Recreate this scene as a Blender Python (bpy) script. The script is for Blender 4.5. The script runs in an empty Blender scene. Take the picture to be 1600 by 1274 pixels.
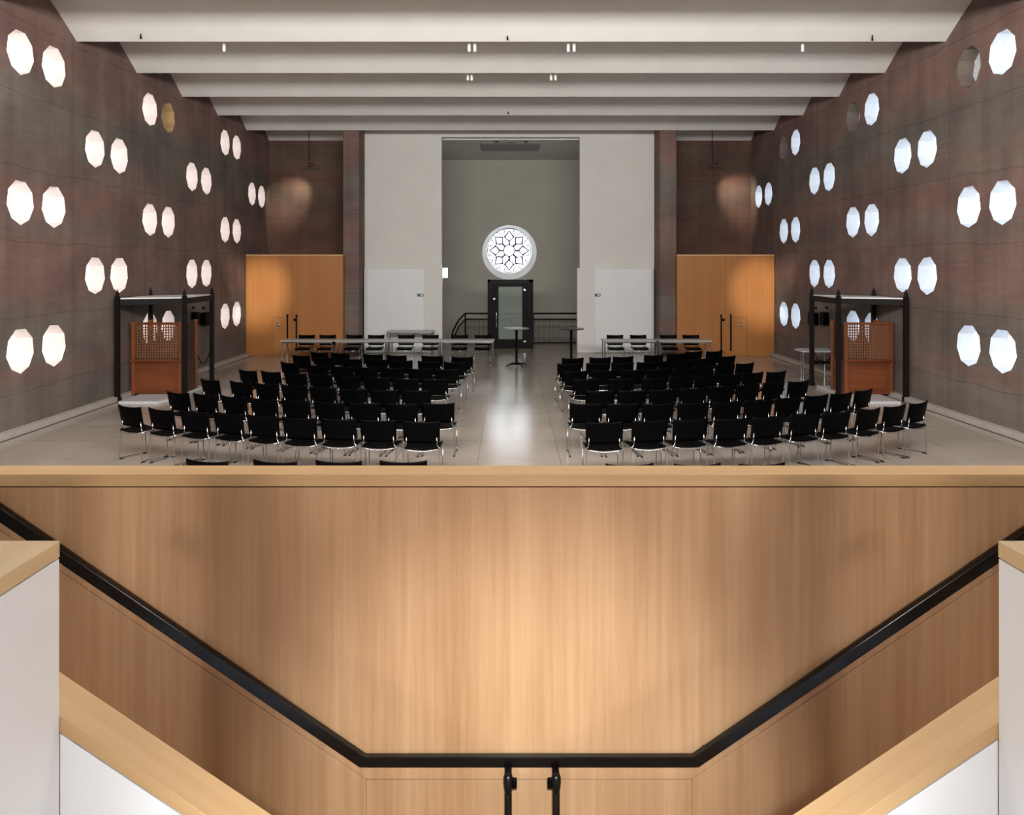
import bpy, bmesh, math, random
from mathutils import Vector, Matrix
from mathutils.geometry import tessellate_polygon

# ------------------------------------------------------------------ camera
S = bpy.context.scene
C = S.collection
F = 1250.0; VX = 795.0; VY = 418.0; EYE = 2.8
cam_d = bpy.data.cameras.new('camera'); cam = bpy.data.objects.new('camera', cam_d); C.objects.link(cam)
cam.location = (0, 0, EYE); cam.rotation_euler = (math.pi/2, 0, 0)
cam_d.sensor_fit = 'HORIZONTAL'; cam_d.sensor_width = 36; cam_d.lens = F/1600*36
cam_d.shift_x = (800-VX)/1600; cam_d.shift_y = (VY-637)/1600
cam_d.clip_start = .05; cam_d.clip_end = 200
S.camera = cam
def PX(x, Y): return (x-VX)*Y/F          # photo column -> world X at distance Y
def PZ(y, Y): return EYE-(y-VY)*Y/F      # photo row -> world Z at distance Y

# ------------------------------------------------------------------ world, light, exposure
w = bpy.data.worlds.new('world'); S.world = w; w.use_nodes = True
w.node_tree.nodes['Background'].inputs[0].default_value = (.75, .85, 1, 1)
w.node_tree.nodes['Background'].inputs[1].default_value = 1.0
S.view_settings.view_transform = 'Standard'; S.view_settings.look = 'None'
S.view_settings.gamma = 1; S.view_settings.exposure = 0.0; S.view_settings.use_curve_mapping = False

def area(name, loc, aim, sx, sy, power, col, spread=180):
    l = bpy.data.lights.new(name, 'AREA'); l.shape = 'RECTANGLE'; l.size = sx; l.size_y = sy
    l.energy = power; l.color = col; l.spread = math.radians(spread)
    o = bpy.data.objects.new(name, l); C.objects.link(o); o.location = loc
    o.rotation_euler = (Vector(aim)-Vector(loc)).to_track_quat('-Z', 'Y').to_euler()
    return o
def spot(name, loc, aim, power, col, size, blend=1, radius=.05):
    l = bpy.data.lights.new(name, 'SPOT'); l.energy = power; l.color = col
    l.spot_size = math.radians(size); l.spot_blend = blend; l.shadow_soft_size = radius
    o = bpy.data.objects.new(name, l); C.objects.link(o); o.location = loc
    o.rotation_euler = (Vector(aim)-Vector(loc)).to_track_quat('-Z', 'Y').to_euler()
    return o
# daylight from behind the camera; second window lamp added to light the parapets
for fx in (-1.3, 1.4):
    area('foyer_window_light', (fx, -3.3, 2.85), (.05, 3, 1.2), .6, .4, 115, (1, .98, .95))
spot('foyer_pool_spot', (.06, -2.2, 4.7), (.06, 3, .68), 2350, (.86, .96, 1), 21.5, 1, .12)  # added unseen spot that makes the bright pool on the oak
area('foyer_fill_light', (.05, -.6, 5.1), (.05, -.6, 0), 3.6, 1.8, 11, (.96, .98, 1))  # added overhead fill for the parapets, no known lamp
# added unseen fill high over the hall entrance; no window stands there
area('hall_fill_light', (0, 3.35, 5.75), (0, 22, 5.2), 13, 1.2, 2450, (1, .97, .94))
WIN = 2.2      # radiance of the sky in the glass
LX, RX = -8.3, 8.39
ZC = 7.14

# ------------------------------------------------------------------ materials
M = {}
def nodes(name):
    m = bpy.data.materials.new(name); m.use_nodes = True; M[name] = m
    nt = m.node_tree; b = nt.nodes['Principled BSDF']
    return m, nt, b
def L(nt, a, b): nt.links.new(a, b)
def plain(name, col, rough=.6, metal=0, var=.06, scale=6, spec=.5, bump=0, coat=0):
    m, nt, b = nodes(name)
    tc = nt.nodes.new('ShaderNodeTexCoord'); n = nt.nodes.new('ShaderNodeTexNoise')
    n.inputs['Scale'].default_value = scale; n.inputs['Detail'].default_value = 4
    L(nt, tc.outputs['Object'], n.inputs['Vector'])
    r = nt.nodes.new('ShaderNodeValToRGB')
    r.color_ramp.elements[0].position = .3; r.color_ramp.elements[1].position = .7
    r.color_ramp.elements[0].color = (*[c*(1-var) for c in col], 1)
    r.color_ramp.elements[1].color = (*[min(1, c*(1+var)) for c in col], 1)
    L(nt, n.outputs['Fac'], r.inputs[0]); L(nt, r.outputs[0], b.inputs['Base Color'])
    b.inputs['Roughness'].default_value = rough; b.inputs['Metallic'].default_value = metal
    b.inputs['Specular IOR Level'].default_value = spec
    if coat: b.inputs['Coat Weight'].default_value = coat
    if bump:
        bp = nt.nodes.new('ShaderNodeBump'); bp.inputs['Strength'].default_value = bump; bp.inputs['Distance'].default_value = .01
        L(nt, n.outputs['Fac'], bp.inputs['Height']); L(nt, bp.outputs[0], b.inputs['Normal'])
    return m
def wood(name, dark, light, axis, rough=.45, fine=30, board=0.0, coords='Object', spec=.4):
    """grain runs along axis (0,1,2)"""
    m, nt, b = nodes(name)
    tc = nt.nodes.new('ShaderNodeTexCoord')
    def noise(across, along, det, w_=0):
        mp = nt.nodes.new('ShaderNodeMapping'); sc = [across]*3; sc[axis] = along
        mp.inputs['Scale'].default_value = sc; mp.inputs['Location'].default_value = (w_, w_*.7, w_*1.3)
        n = nt.nodes.new('ShaderNodeTexNoise'); n.inputs['Scale'].default_value = 1; n.inputs['Detail'].default_value = det
        n.inputs['Roughness'].default_value = .6
        L(nt, tc.outputs[coords], mp.inputs[0]); L(nt, mp.outputs[0], n.inputs['Vector']); return n
    a = noise(fine*1.6, fine*.05, 6); c = noise(fine*.22, fine*.012, 3, 5); d = noise(fine*.05, fine*.03, 2, 9)
    mx = nt.nodes.new('ShaderNodeMix'); mx.inputs[0].default_value = .5
    L(nt, a.outputs['Fac'], mx.inputs[2]); L(nt, c.outputs['Fac'], mx.inputs[3])
    mx2 = nt.nodes.new('ShaderNodeMix'); mx2.inputs[0].default_value = .3
    L(nt, mx.outputs[0], mx2.inputs[2]); L(nt, d.outputs['Fac'], mx2.inputs[3])
    r = nt.nodes.new('ShaderNodeValToRGB'); r.color_ramp.elements[0].position = .36; r.color_ramp.elements[1].position = .62
    r.color_ramp.elements[0].color = (*dark, 1); r.color_ramp.elements[1].color = (*light, 1)
    L(nt, mx2.outputs[0], r.inputs[0]); L(nt, r.outputs[0], b.inputs['Base Color'])
    b.inputs['Roughness'].default_value = rough; b.inputs['Specular IOR Level'].default_value = spec
    bp = nt.nodes.new('ShaderNodeBump'); bp.inputs['Strength'].default_value = .05; bp.inputs['Distance'].default_value = .002
    L(nt, a.outputs['Fac'], bp.inputs['Height']); L(nt, bp.outputs[0], b.inputs['Normal'])
    return m
def emit(name, col, s):
    m, nt, b = nodes(name)
    b.inputs['Base Color'].default_value = (*col, 1); b.inputs['Emission Color'].default_value = (*col, 1)
    b.inputs['Emission Strength'].default_value = s; b.inputs['Roughness'].default_value = .3
    return m

def stone_wall(name, red, grey, off=0.0, streaks=True):
    m, nt, b = nodes(name)
    tc = nt.nodes.new('ShaderNodeTexCoord'); sp = nt.nodes.new('ShaderNodeSeparateXYZ')
    L(nt, tc.outputs['Object'], sp.inputs[0])
    def math_(op, a, bb=None, v=None):
        n = nt.nodes.new('ShaderNodeMath'); n.operation = op
        L(nt, a, n.inputs[0]) if not isinstance(a, (int, float)) else setattr(n.inputs[0], 'default_value', a)
        if bb is not None: L(nt, bb, n.inputs[1])
        if v is not None: n.inputs[1].default_value = v
        return n.outputs[0]
    def noise(sc, scale, det=5):
        mp = nt.nodes.new('ShaderNodeMapping'); mp.inputs['Scale'].default_value = sc; mp.inputs['Location'].default_value = (off, off*2, off*.5)
        L(nt, tc.outputs['Object'], mp.inputs[0])
        n = nt.nodes.new('ShaderNodeTexNoise'); n.inputs['Scale'].default_value = scale; n.inputs['Detail'].default_value = det
        L(nt, mp.outputs[0], n.inputs['Vector']); return n.outputs['Fac']
    wav = noise((.35, .35, .35), 1.2, 2)
    zz = math_('ADD', sp.outputs['Z'], math_('MULTIPLY', wav, v=1.1))      # wavy pour height
    # broad pours: red above, grey bands
    lay = nt.nodes.new('ShaderNodeTexNoise'); lay.noise_dimensions = '1D'; lay.inputs['Scale'].default_value = .75; lay.inputs['Detail'].default_value = 1
    zo = math_('ADD', zz, v=off); L(nt, zo, lay.inputs['W'])
    r1 = nt.nodes.new('ShaderNodeValToRGB'); e = r1.color_ramp.elements
    e[0].position = .44; e[1].position = .56; e[0].color = (*red, 1); e[1].color = (*grey, 1)
    L(nt, lay.outputs['Fac'], r1.inputs[0])
    # thin rammed layers
    thin = noise((.6, .6, 9), 2.2, 6)
    r2 = nt.nodes.new('ShaderNodeValToRGB'); r2.color_ramp.elements[0].color = (.82, .82, .82, 1); r2.color_ramp.elements[1].color = (1.12, 1.12, 1.12, 1)
    r2.color_ramp.elements[0].position = .3; r2.color_ramp.elements[1].position = .7
    L(nt, thin, r2.inputs[0])
    mul = nt.nodes.new('ShaderNodeMix'); mul.data_type = 'RGBA'; mul.blend_type = 'MULTIPLY'; mul.inputs[0].default_value = .5
    L(nt, r1.outputs[0], mul.inputs[6]); L(nt, r2.outputs[0], mul.inputs[7])
    # vertical run-off streaks and blotches
    st = noise((2.6, 2.6, .22), 1.4, 5)
    r3 = nt.nodes.new('ShaderNodeValToRGB'); r3.color_ramp.elements[0].color = (.62, .6, .6, 1); r3.color_ramp.elements[1].color = (1.12, 1.1, 1.1, 1)
    r3.color_ramp.elements[0].position = .32; r3.color_ramp.elements[1].position = .6
    L(nt, st, r3.inputs[0])
    mul2 = nt.nodes.new('ShaderNodeMix'); mul2.data_type = 'RGBA'; mul2.blend_type = 'MULTIPLY'; mul2.inputs[0].default_value = .38
    L(nt, mul.outputs[2], mul2.inputs[6]); L(nt, r3.outputs[0], mul2.inputs[7])
    bl = noise((.8, .8, 1.1), .9, 7)
    r4 = nt.nodes.new('ShaderNodeValToRGB'); r4.color_ramp.elements[0].color = (.68, .66, .68, 1); r4.color_ramp.elements[1].color = (1.18, 1.16, 1.14, 1)
    r4.color_ramp.elements[0].position = .36; r4.color_ramp.elements[1].position = .64
    L(nt, bl, r4.inputs[0])
    mul3 = nt.nodes.new('ShaderNodeMix'); mul3.data_type = 'RGBA'; mul3.blend_type = 'MULTIPLY'; mul3.inputs[0].default_value = .7
    L(nt, mul2.outputs[2], mul3.inputs[6]); L(nt, r4.outputs[0], mul3.inputs[7])
    out = mul3.outputs[2]
    # joints: vertical every 2.45 m (Y), horizontal pour lines
    def line(coord, period, offset, half):
        s = math_('DIVIDE', math_('ADD', coord, v=offset), v=period)
        f = math_('FRACT', s); d = math_('ABSOLUTE', math_('SUBTRACT', f, v=.5))
        return math_('GREATER_THAN', d, v=.5-half/period)
    wz = math_('ADD', sp.outputs['Z'], math_('MULTIPLY', noise((1, .8, .3), 1.0, 3), v=.25))
    lines = math_('MAXIMUM', line(sp.outputs['Y'], 2.45, -15.22+24.5, .012), line(wz, 1.27, .45, .014))
    dk = nt.nodes.new('ShaderNodeMix'); dk.data_type = 'RGBA'; dk.blend_type = 'MULTIPLY'
    L(nt, math_('MULTIPLY', lines, v=.28), dk.inputs[0]); L(nt, out, dk.inputs[6]); dk.inputs[7].default_value = (.3, .25, .22, 1)
    L(nt, dk.outputs[2], b.inputs['Base Color'])
    b.inputs['Roughness'].default_value = .85; b.inputs['Specular IOR Level'].default_value = .25
    g = noise((1, 1, 3), 14, 8)
    bp = nt.nodes.new('ShaderNodeBump'); bp.inputs['Strength'].default_value = .35; bp.inputs['Distance'].default_value = .02
    L(nt, g, bp.inputs['Height']); L(nt, bp.outputs[0], b.inputs['Normal'])
    return m

def tile_floor():
    m, nt, b = nodes('stone_floor')
    tc = nt.nodes.new('ShaderNodeTexCoord')
    n = nt.nodes.new('ShaderNodeTexNoise'); n.inputs['Scale'].default_value = .5; n.inputs['Detail'].default_value = 5
    L(nt, tc.outputs['Object'], n.inputs['Vector'])
    n2 = nt.nodes.new('ShaderNodeTexNoise'); n2.inputs['Scale'].default_value = 14; n2.inputs['Detail'].default_value = 6
    L(nt, tc.outputs['Object'], n2.inputs['Vector'])
    mx = nt.nodes.new('ShaderNodeMix'); mx.inputs[0].default_value = .2
    L(nt, n.outputs['Fac'], mx.inputs[2]); L(nt, n2.outputs['Fac'], mx.inputs[3])
    r = nt.nodes.new('ShaderNodeValToRGB'); r.color_ramp.elements[0].position = .3; r.color_ramp.elements[1].position = .7
    r.color_ramp.elements[0].color = (.34, .29, .245, 1); r.color_ramp.elements[1].color = (.44, .38, .325, 1)
    L(nt, mx.outputs[0], r.inputs[0])
    br = nt.nodes.new('ShaderNodeTexBrick'); br.offset = 0; br.inputs['Scale'].default_value = 1
    br.inputs['Brick Width'].default_value = 1.2; br.inputs['Row Height'].default_value = 1.2
    br.inputs['Mortar Size'].default_value = .006; br.inputs['Color1'].default_value = (1, 1, 1, 1); br.inputs['Color2'].default_value = (.9, .9, .9, 1)
    br.inputs['Mortar'].default_value = (.55, .52, .5, 1)
    mpb = nt.nodes.new('ShaderNodeMapping'); mpb.inputs['Location'].default_value = (.45, .3, 0)
    L(nt, tc.outputs['Object'], mpb.inputs[0]); L(nt, mpb.outputs[0], br.inputs['Vector'])
    mm = nt.nodes.new('ShaderNodeMix'); mm.data_type = 'RGBA'; mm.blend_type = 'MULTIPLY'; mm.inputs[0].default_value = 1
    L(nt, r.outputs[0], mm.inputs[6]); L(nt, br.outputs['Color'], mm.inputs[7]); L(nt, mm.outputs[2], b.inputs['Base Color'])
    rr = nt.nodes.new('ShaderNodeMapRange'); rr.inputs[3].default_value = .15; rr.inputs[4].default_value = .2
    L(nt, n2.outputs['Fac'], rr.inputs[0]); L(nt, rr.outputs[0], b.inputs['Roughness'])
    b.inputs['Specular IOR Level'].default_value = .8
tile_floor()
stone_wall('red_stone', (.205, .130, .112), (.165, .142, .120), 0.0)
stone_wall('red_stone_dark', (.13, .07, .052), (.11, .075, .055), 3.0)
plain('ceiling_plaster', (.69, .68, .645), .75, var=.03, scale=1.5)
plain('white_plaster', (.66, .65, .61), .7, var=.03, scale=1.5)
plain('white_panel', (.68, .70, .70), .45, var=.02, scale=2)
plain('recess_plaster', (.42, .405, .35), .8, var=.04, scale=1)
plain('foyer_white', (.90, .90, .92), .6, var=.015, scale=2)
plain('foyer_dark', (.13, .13, .135), .9, var=.15)  # unseen foyer surfaces, made dark to cut bounced light
plain('reveal_left', (.68, .60, .57), .7, var=.03)
plain('reveal_right', (.56, .60, .66), .7, var=.05)
plain('reveal_amber_shaded', (.42, .28, .12), .7, var=.1)  # blocked top window: its shade is put into this amber tone
plain('reveal_shaded', (.16, .13, .11), .8, var=.1)  # reveals of blocked top windows, shade painted as a dark colour
plain('curb_stone', (.42, .38, .34), .6, var=.08)
plain('groove', (.03, .025, .02), .9)
plain('black_plastic', (.0008, .0008, .0011), .45, var=.1, scale=30, spec=.03)
plain('chrome', (.50, .50, .50), .2, 1, var=.02)
plain('black_rubber', (.01, .01, .01), .7)
plain('black_metal', (.003, .0028, .0028), .35, var=.1, scale=20, spec=.06)
plain('black_lacquer', (.002, .0015, .0015), .2, var=.1, scale=20, spec=.4)
plain('handle_black', (.006, .005, .005), .25, var=.1, scale=20, spec=.5)
plain('iron_dark', (.008, .006, .005), .5, var=.2, scale=12, spec=.1)
plain('table_white', (.42, .41, .39), .35, var=.03)
plain('plinth_grey', (.52, .52, .53), .5, var=.04)
plain('grille_grey', (.22, .21, .19), .6, var=.05)
plain('white_metal', (.85, .84, .82), .4, var=.02)
plain('brass', (.75, .62, .42), .25, 1, var=.05)
plain('teal_sign', (.02, .09, .11), .4, var=.05)
plain('blue_lead', (.03, .025, .07), .5, var=.1)
plain('dark_red', (.08, .02, .02), .6)
wood('oak', (.40, .205, .095), (.59, .345, .185), 2, rough=.42, fine=26)
wood('oak_cap', (.49, .285, .125), (.63, .40, .20), 0, rough=.4, fine=22)
wood('oak_cap_y', (.62, .43, .23), (.74, .54, .32), 1, rough=.4, fine=22)
wood('hall_door_wood', (.34, .13, .034), (.42, .175, .05), 2, rough=.36, fine=8)
wood('walnut', (.05, .011, .003), (.19, .052, .015), 0, rough=.4, fine=14)
wood('walnut_upright', (.10, .028, .008), (.24, .07, .022), 2, rough=.4, fine=14)
plain('walnut_lattice', (.15, .055, .022), .5, var=.2, scale=20)
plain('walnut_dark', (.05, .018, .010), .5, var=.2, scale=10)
def glass_sky(name, col, s, lattice=.12):
    m, nt, b = nodes(name)
    tc = nt.nodes.new('ShaderNodeTexCoord'); v = nt.nodes.new('ShaderNodeTexVoronoi'); v.feature = 'DISTANCE_TO_EDGE'; v.inputs['Scale'].default_value = 9
    L(nt, tc.outputs['Object'], v.inputs['Vector'])
    g = nt.nodes.new('ShaderNodeMath'); g.operation = 'GREATER_THAN'; g.inputs[1].default_value = lattice*.25
    L(nt, v.outputs['Distance'], g.inputs[0])
    mr = nt.nodes.new('ShaderNodeMapRange'); mr.inputs[3].default_value = s*.12; mr.inputs[4].default_value = s
    L(nt, g.outputs[0], mr.inputs[0]); L(nt, mr.outputs[0], b.inputs['Emission Strength'])
    b.inputs['Emission Color'].default_value = (*col, 1); b.inputs['Base Color'].default_value = (.5, .5, .5, 1); b.inputs['Roughness'].default_value = .2
glass_sky('sky_glass_left', (1, .96, .95), WIN)
glass_sky('sky_glass_right', (.86, .93, 1.0), WIN)
glass_sky('dim_glass', (.9, .9, 1), .25)
emit('rose_glass', (.90, .94, 1), 6.5)
emit('rose_centre', (.72, .95, 1), 1.3)
emit('exit_light', (.75, 1, .93), 4.0)
def pane_glass():
    m, nt, b = nodes('door_glass')
    b.inputs['Base Color'].default_value = (.55, .66, .60, 1); b.inputs['Roughness'].default_value = .08
    b.inputs['Transmission Weight'].default_value = .75; b.inputs['IOR'].default_value = 1.3
pane_glass()

# ------------------------------------------------------------------ mesh helpers
def finish(name, bm, mat, parent=None, smooth=False, bevel=0, loc=None, rot=None):
    me = bpy.data.meshes.new(name)
    bmesh.ops.recalc_face_normals(bm, faces=bm.faces)
    bm.to_mesh(me); bm.free()
    mats = mat if isinstance(mat, (list, tuple)) else [mat]
    for k in mats: me.materials.append(M[k])
    if smooth:
        for p in me.polygons: p.use_smooth = True
    o = bpy.data.objects.new(name, me); C.objects.link(o)
    if parent: o.parent = parent
    if loc: o.location = loc
    if rot: o.rotation_euler = rot
    if bevel:
        b = o.modifiers.new('bevel', 'BEVEL'); b.width = bevel; b.segments = 2; b.limit_method = 'ANGLE'
    return o
def NB(): return bmesh.new()
def box(bm, x0, x1, y0, y1, z0, z1, mi=0):
    v = [bm.verts.new((x, y, z)) for x in (x0, x1) for y in (y0, y1) for z in (z0, z1)]
    for q in ((0, 1, 3, 2), (4, 6, 7, 5), (0, 4, 5, 1), (2, 3, 7, 6), (0, 2, 6, 4), (1, 5, 7, 3)):
        f = bm.faces.new([v[i] for i in q]); f.material_index = mi
    return v
def prism_y(bm, pts, y0, y1):
    """pts = (x,z) outline extruded in Y"""
    a = [bm.verts.new((x, y0, z)) for x, z in pts]; b = [bm.verts.new((x, y1, z)) for x, z in pts]
    bm.faces.new(a); bm.faces.new(list(reversed(b)))
    n = len(pts)
    for i in range(n): bm.faces.new((a[i], b[i], b[(i+1) % n], a[(i+1) % n]))
def prism_z(bm, pts, z0, z1):
    a = [bm.verts.new((x, y, z0)) for x, y in pts]; b = [bm.verts.new((x, y, z1)) for x, y in pts]
    bm.faces.new(a); bm.faces.new(list(reversed(b)))
    n = len(pts)
    for i in range(n): bm.faces.new((a[i], b[i], b[(i+1) % n], a[(i+1) % n]))
def tube(bm, pts, r, seg=8, closed=False):
    pts = [Vector(p) for p in pts]; n = len(pts); rings = []
    up0 = None
    for i, p in enumerate(pts):
        if closed: d = (pts[(i+1) % n]-pts[i-1]).normalized()
        elif i == 0: d = (pts[1]-p).normalized()
        elif i == n-1: d = (p-pts[i-1]).normalized()
        else: d = ((pts[i+1]-p).normalized()+(p-pts[i-1]).normalized()).normalized()
        if up0 is None: up0 = Vector((0, 0, 1)) if abs(d.z) < .9 else Vector((1, 0, 0))
        s = d.cross(up0)
        if s.length < 1e-4: s = d.cross(Vector((0, 1, 0)))
        s.normalize(); u = s.cross(d).normalized(); up0 = u
        rr = r[i] if isinstance(r, (list, tuple)) else r
        rings.append([bm.verts.new(p+s*math.cos(2*math.pi*k/seg)*rr+u*math.sin(2*math.pi*k/seg)*rr) for k in range(seg)])
    m = n if closed else n-1
    for i in range(m):
        a, b = rings[i], rings[(i+1) % n]
        for k in range(seg): bm.faces.new((a[k], a[(k+1) % seg], b[(k+1) % seg], b[k]))
    if not closed:
        bm.faces.new(rings[0]); bm.faces.new(list(reversed(rings[-1])))
def lathe(bm, prof, cx=0, cy=0, seg=24):
    rings = []
    for r, z in prof:
        rings.append([bm.verts.new((cx+r*math.cos(2*math.pi*k/seg), cy+r*math.sin(2*math.pi*k/seg), z)) for k in range(seg)])
    for a, b in zip(rings, rings[1:]):
        for k in range(seg): bm.faces.new((a[k], a[(k+1) % seg], b[(k+1) % seg], b[k]))
    bm.faces.new(list(reversed(rings[0]))); bm.faces.new(rings[-1])
def rounded(pts, r=.03, n=3):
    """round the corners of a polyline"""
    P = [Vector(p) for p in pts]; out = [P[0]]
    for i in range(1, len(P)-1):
        a, b, c = P[i-1], P[i], P[i+1]
        d1 = (a-b); d2 = (c-b); q = min(r, d1.length*.45, d2.length*.45)
        p1 = b+d1.normalized()*q; p2 = b+d2.normalized()*q
        for k in range(n+1):
            t = k/n; out.append(p1*(1-t)**2+b*2*t*(1-t)+p2*t*t)
    out.append(P[-1]); return out
def empty(name, loc, rz=0):
    o = bpy.data.objects.new(name, None); C.objects.link(o); o.location = loc; o.rotation_euler = (0, 0, rz); o.empty_display_size = .1
    return o
def tag(o, label, cat, group=None):
    o['label'] = label; o['category'] = cat
    if group: o['group'] = group
    return o
LABW = {}
def struct(name, bm, mat, label=None, cat=None, **k):
    o = finish(name, bm, mat, **k); o['kind'] = 'structure'
    if label: o['label'] = label
    if cat: o['category'] = cat
    return o
def copy_tree(src, parent=None):
    c = src.copy(); C.objects.link(c); c.parent = parent
    for ch in list(src.children): copy_tree(ch, c)
    return c
trim_n = [0]
def trim(bm, mat, label, **k):
    trim_n[0] += 1
    return struct('trim_%d' % trim_n[0], bm, mat, label, 'trim', **k)

# ------------------------------------------------------------------ hall shell
bm = NB(); box(bm, LX-.5, RX+.5, 1.9, 33, -.2, 0)
struct('floor', bm, 'stone_floor', 'polished beige stone floor of the hall', 'floor')

# ceiling: row of shallow barrel vaults across the hall, cusps at ZC
cusps = [15.37+2.485*k for k in range(-5, 6)]; bay = 2.485
prof = []
for k, c0 in enumerate(cusps[:-1]):
    for i in range(12):
        t = i/12; prof.append((c0+t*bay, ZC+.66*(1-abs(2*t-1)**1.12)))
prof.append((cusps[-1], ZC)); prof = [(y, z) for y, z in prof if y <= 27.9]
bm = NB()
low = [[bm.verts.new((x, y, z)) for y, z in prof] for x in (LX-.3, RX+.3)]
top = [[bm.verts.new((x, y, 8.1)) for y, z in prof] for x in (LX-.3, RX+.3)]
for i in range(len(prof)-1):
    f = bm.faces.new((low[0][i], low[0][i+1], low[1][i+1], low[1][i])); f.smooth = True
    bm.faces.new((top[0][i], top[0][i+1], top[1][i+1], top[1][i]))
    for s in (0, 1): bm.faces.new((low[s][i], low[s][i+1], top[s][i+1], top[s][i]))
for i in (0, -1): bm.faces.new((low[0][i], low[1][i], top[1][i], top[0][i]))
for e in bm.edges:
    ys = [v.co.y for v in e.verts]
    if abs(ys[0]-ys[1]) < 1e-6 and any(abs(ys[0]-c) < 1e-4 for c in cusps): e.smooth = False
    if any(abs(v.co.z-8.1) < 1e-5 for v in e.verts): e.smooth = False
struct('ceiling', bm, 'ceiling_plaster', 'white ceiling of shallow vaults running across the hall', 'ceiling')

# side walls with pairs of nine-sided windows in a chequer pattern
ycol = [13.6+2.452*k for k in range(-4, 6)]
zrowA = [6.46, 3.91, 1.38]; zrowB = [5.18, 2.64]
random.seed(4)
def ngon(cy, cz, r, n=9, rot=0.0, jit=.03, seed=0):
    rnd = random.Random(seed)
    return [(cy+r*(1+rnd.uniform(-jit, jit))*math.sin(math.pi+rot+2*math.pi*k/n), cz+r*(1+rnd.uniform(-jit, jit))*math.cos(math.pi+rot+2*math.pi*k/n)) for k in range(n)]
win_n = [0]
def side_wall(name, X, sgn, label):
    d = .30; Xg = X+sgn*d; Xo = X+sgn*.42
    bm = NB(); wins = []
    y_edges = [3.1]+[c-.725+0 for c in ycol]+[28.2]
    # split the wall into columns, each column into rows of cells
    for ci, yc in enumerate(ycol):
        y0 = y_edges[ci+1]; y1 = y0+2.452 if ci < len(ycol)-1 else 28.2
        if ci == 0: y0 = 3.1
        odd = (ci % 2 == 0)
        zs = zrowA if odd else zrowB
        cuts = [-.2]+([5.18, 2.64][::-1] if odd else [3.91])+[8.1]
        for ri in range(len(cuts)-1):
            z0, z1 = cuts[ri], cuts[ri+1]
            holes = []
            for z in zs:
                if not (z0 < z < z1): continue
                for j in (0, 1):
                    yy = yc+j*1.0
                    seed = ci*100+int(z*10)*2+j+(7 if sgn > 0 else 0)
                    h = ngon(yy, z, .385, seed=seed); holes.append(h)
                    wins.append((h, yy, z, ci, j))
            outer = [(y0, z0), (y1, z0), (y1, z1), (y0, z1)]
            polys = [[Vector((p[0], p[1], 0)) for p in outer]]+[[Vector((p[0], p[1], 0)) for p in reversed(h)] for h in holes]
            flat = [p for pl in polys for p in pl]
            tris = tessellate_polygon(polys)
            for xx in (X, Xo):
                vs = [bm.verts.new((xx, p.x, p.y)) for p in flat]
                for t in tris: 
                    try: bm.faces.new([vs[i] for i in t])
                    except ValueError: pass
    wall = struct(name, bm, 'red_stone', label, 'wall')
    for h, yy, z, ci, j in wins:
        if ci >= 9 and z < 3.2: pass
        win_n[0] += 1
        dark = (z > 6 and j == 1)
        if sgn < 0:
            rm = 'reveal_left'; gm = 'sky_glass_left'
            if dark and ci == 6: rm = 'reveal_amber_shaded'; gm = 'dim_glass'
        else:
            rm = 'reveal_right'; gm = 'sky_glass_right'
            if dark and ci in (4, 6, 8): rm = 'reveal_shaded'; gm = 'dim_glass'
        b2 = NB(); n = len(h)
        a = [b2.verts.new((X-sgn*.001, p[0], p[1])) for p in h]
        c = [b2.verts.new((Xo, yy+(p[0]-yy)*.98, z+(p[1]-z)*.98)) for p in h]
        for k in range(n): b2.faces.new((a[k], a[(k+1) % n], c[(k+1) % n], c[k]))
        wo = struct('window_%d' % win_n[0], b2, rm, ('left' if sgn < 0 else 'right')+' wall nine-sided window with a deep pale reveal', 'window')
        b3 = NB(); g0 = [b3.verts.new((Xg, yy+(p[0]-yy)*.985, z+(p[1]-z)*.985)) for p in h]
        g1 = [b3.verts.new((Xg+sgn*.02, yy+(p[0]-yy)*.985, z+(p[1]-z)*.985)) for p in h]
        b3.faces.new(g0); b3.faces.new(list(reversed(g1)))
        for k in range(n): b3.faces.new((g0[k], g1[k], g1[(k+1) % n], g0[(k+1) % n]))
        finish('window_pane', b3, gm, parent=wo)
side_wall('wall_left', LX, -1, 'left rammed red-brown stone wall pierced by pairs of windows')
side_wall('wall_right', RX, 1, 'right rammed red-brown stone wall pierced by pairs of windows')

# light stone curb at the wall foot and dark floor joint
for nm, x0, x1, g0, g1 in (('baseboard_left', LX-.01, LX+.16, LX+.17, LX+.20), ('baseboard_right', RX-.16, RX+.01, RX-.20, RX-.17)):
    bm = NB(); box(bm, x0, x1, 3.4, 25.19, 0, .10); struct(nm, bm, 'curb_stone', 'low pale stone curb along the foot of the side wall', 'baseboard', bevel=.008)
    bm = NB(); box(bm, g0, g1, 3.4, 25.19, -.01, .003); trim(bm, 'groove', 'dark joint line in the floor beside the wall curb')

YD = 25.2; YB = 27.7; YW = 26.5; YR = 31.9
# alcove back walls (above the door boxes)
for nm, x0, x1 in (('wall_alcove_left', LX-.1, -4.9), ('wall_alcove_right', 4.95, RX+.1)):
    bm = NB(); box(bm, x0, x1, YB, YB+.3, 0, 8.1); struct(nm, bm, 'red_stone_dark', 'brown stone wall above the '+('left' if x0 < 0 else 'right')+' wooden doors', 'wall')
# brown pillars
for nm, x0, x1 in (('wall_pier_left', PX(536, 25.5), PX(561, 25.5)), ('wall_pier_right', PX(1031, 25.5), PX(1057, 25.5))):
    bm = NB(); box(bm, x0, x1, 25.5, YB+.1, 0, ZC+.35); struct(nm, bm, 'red_stone', 'full-height red stone pier beside the white end wall', 'wall', bevel=.02)
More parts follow.
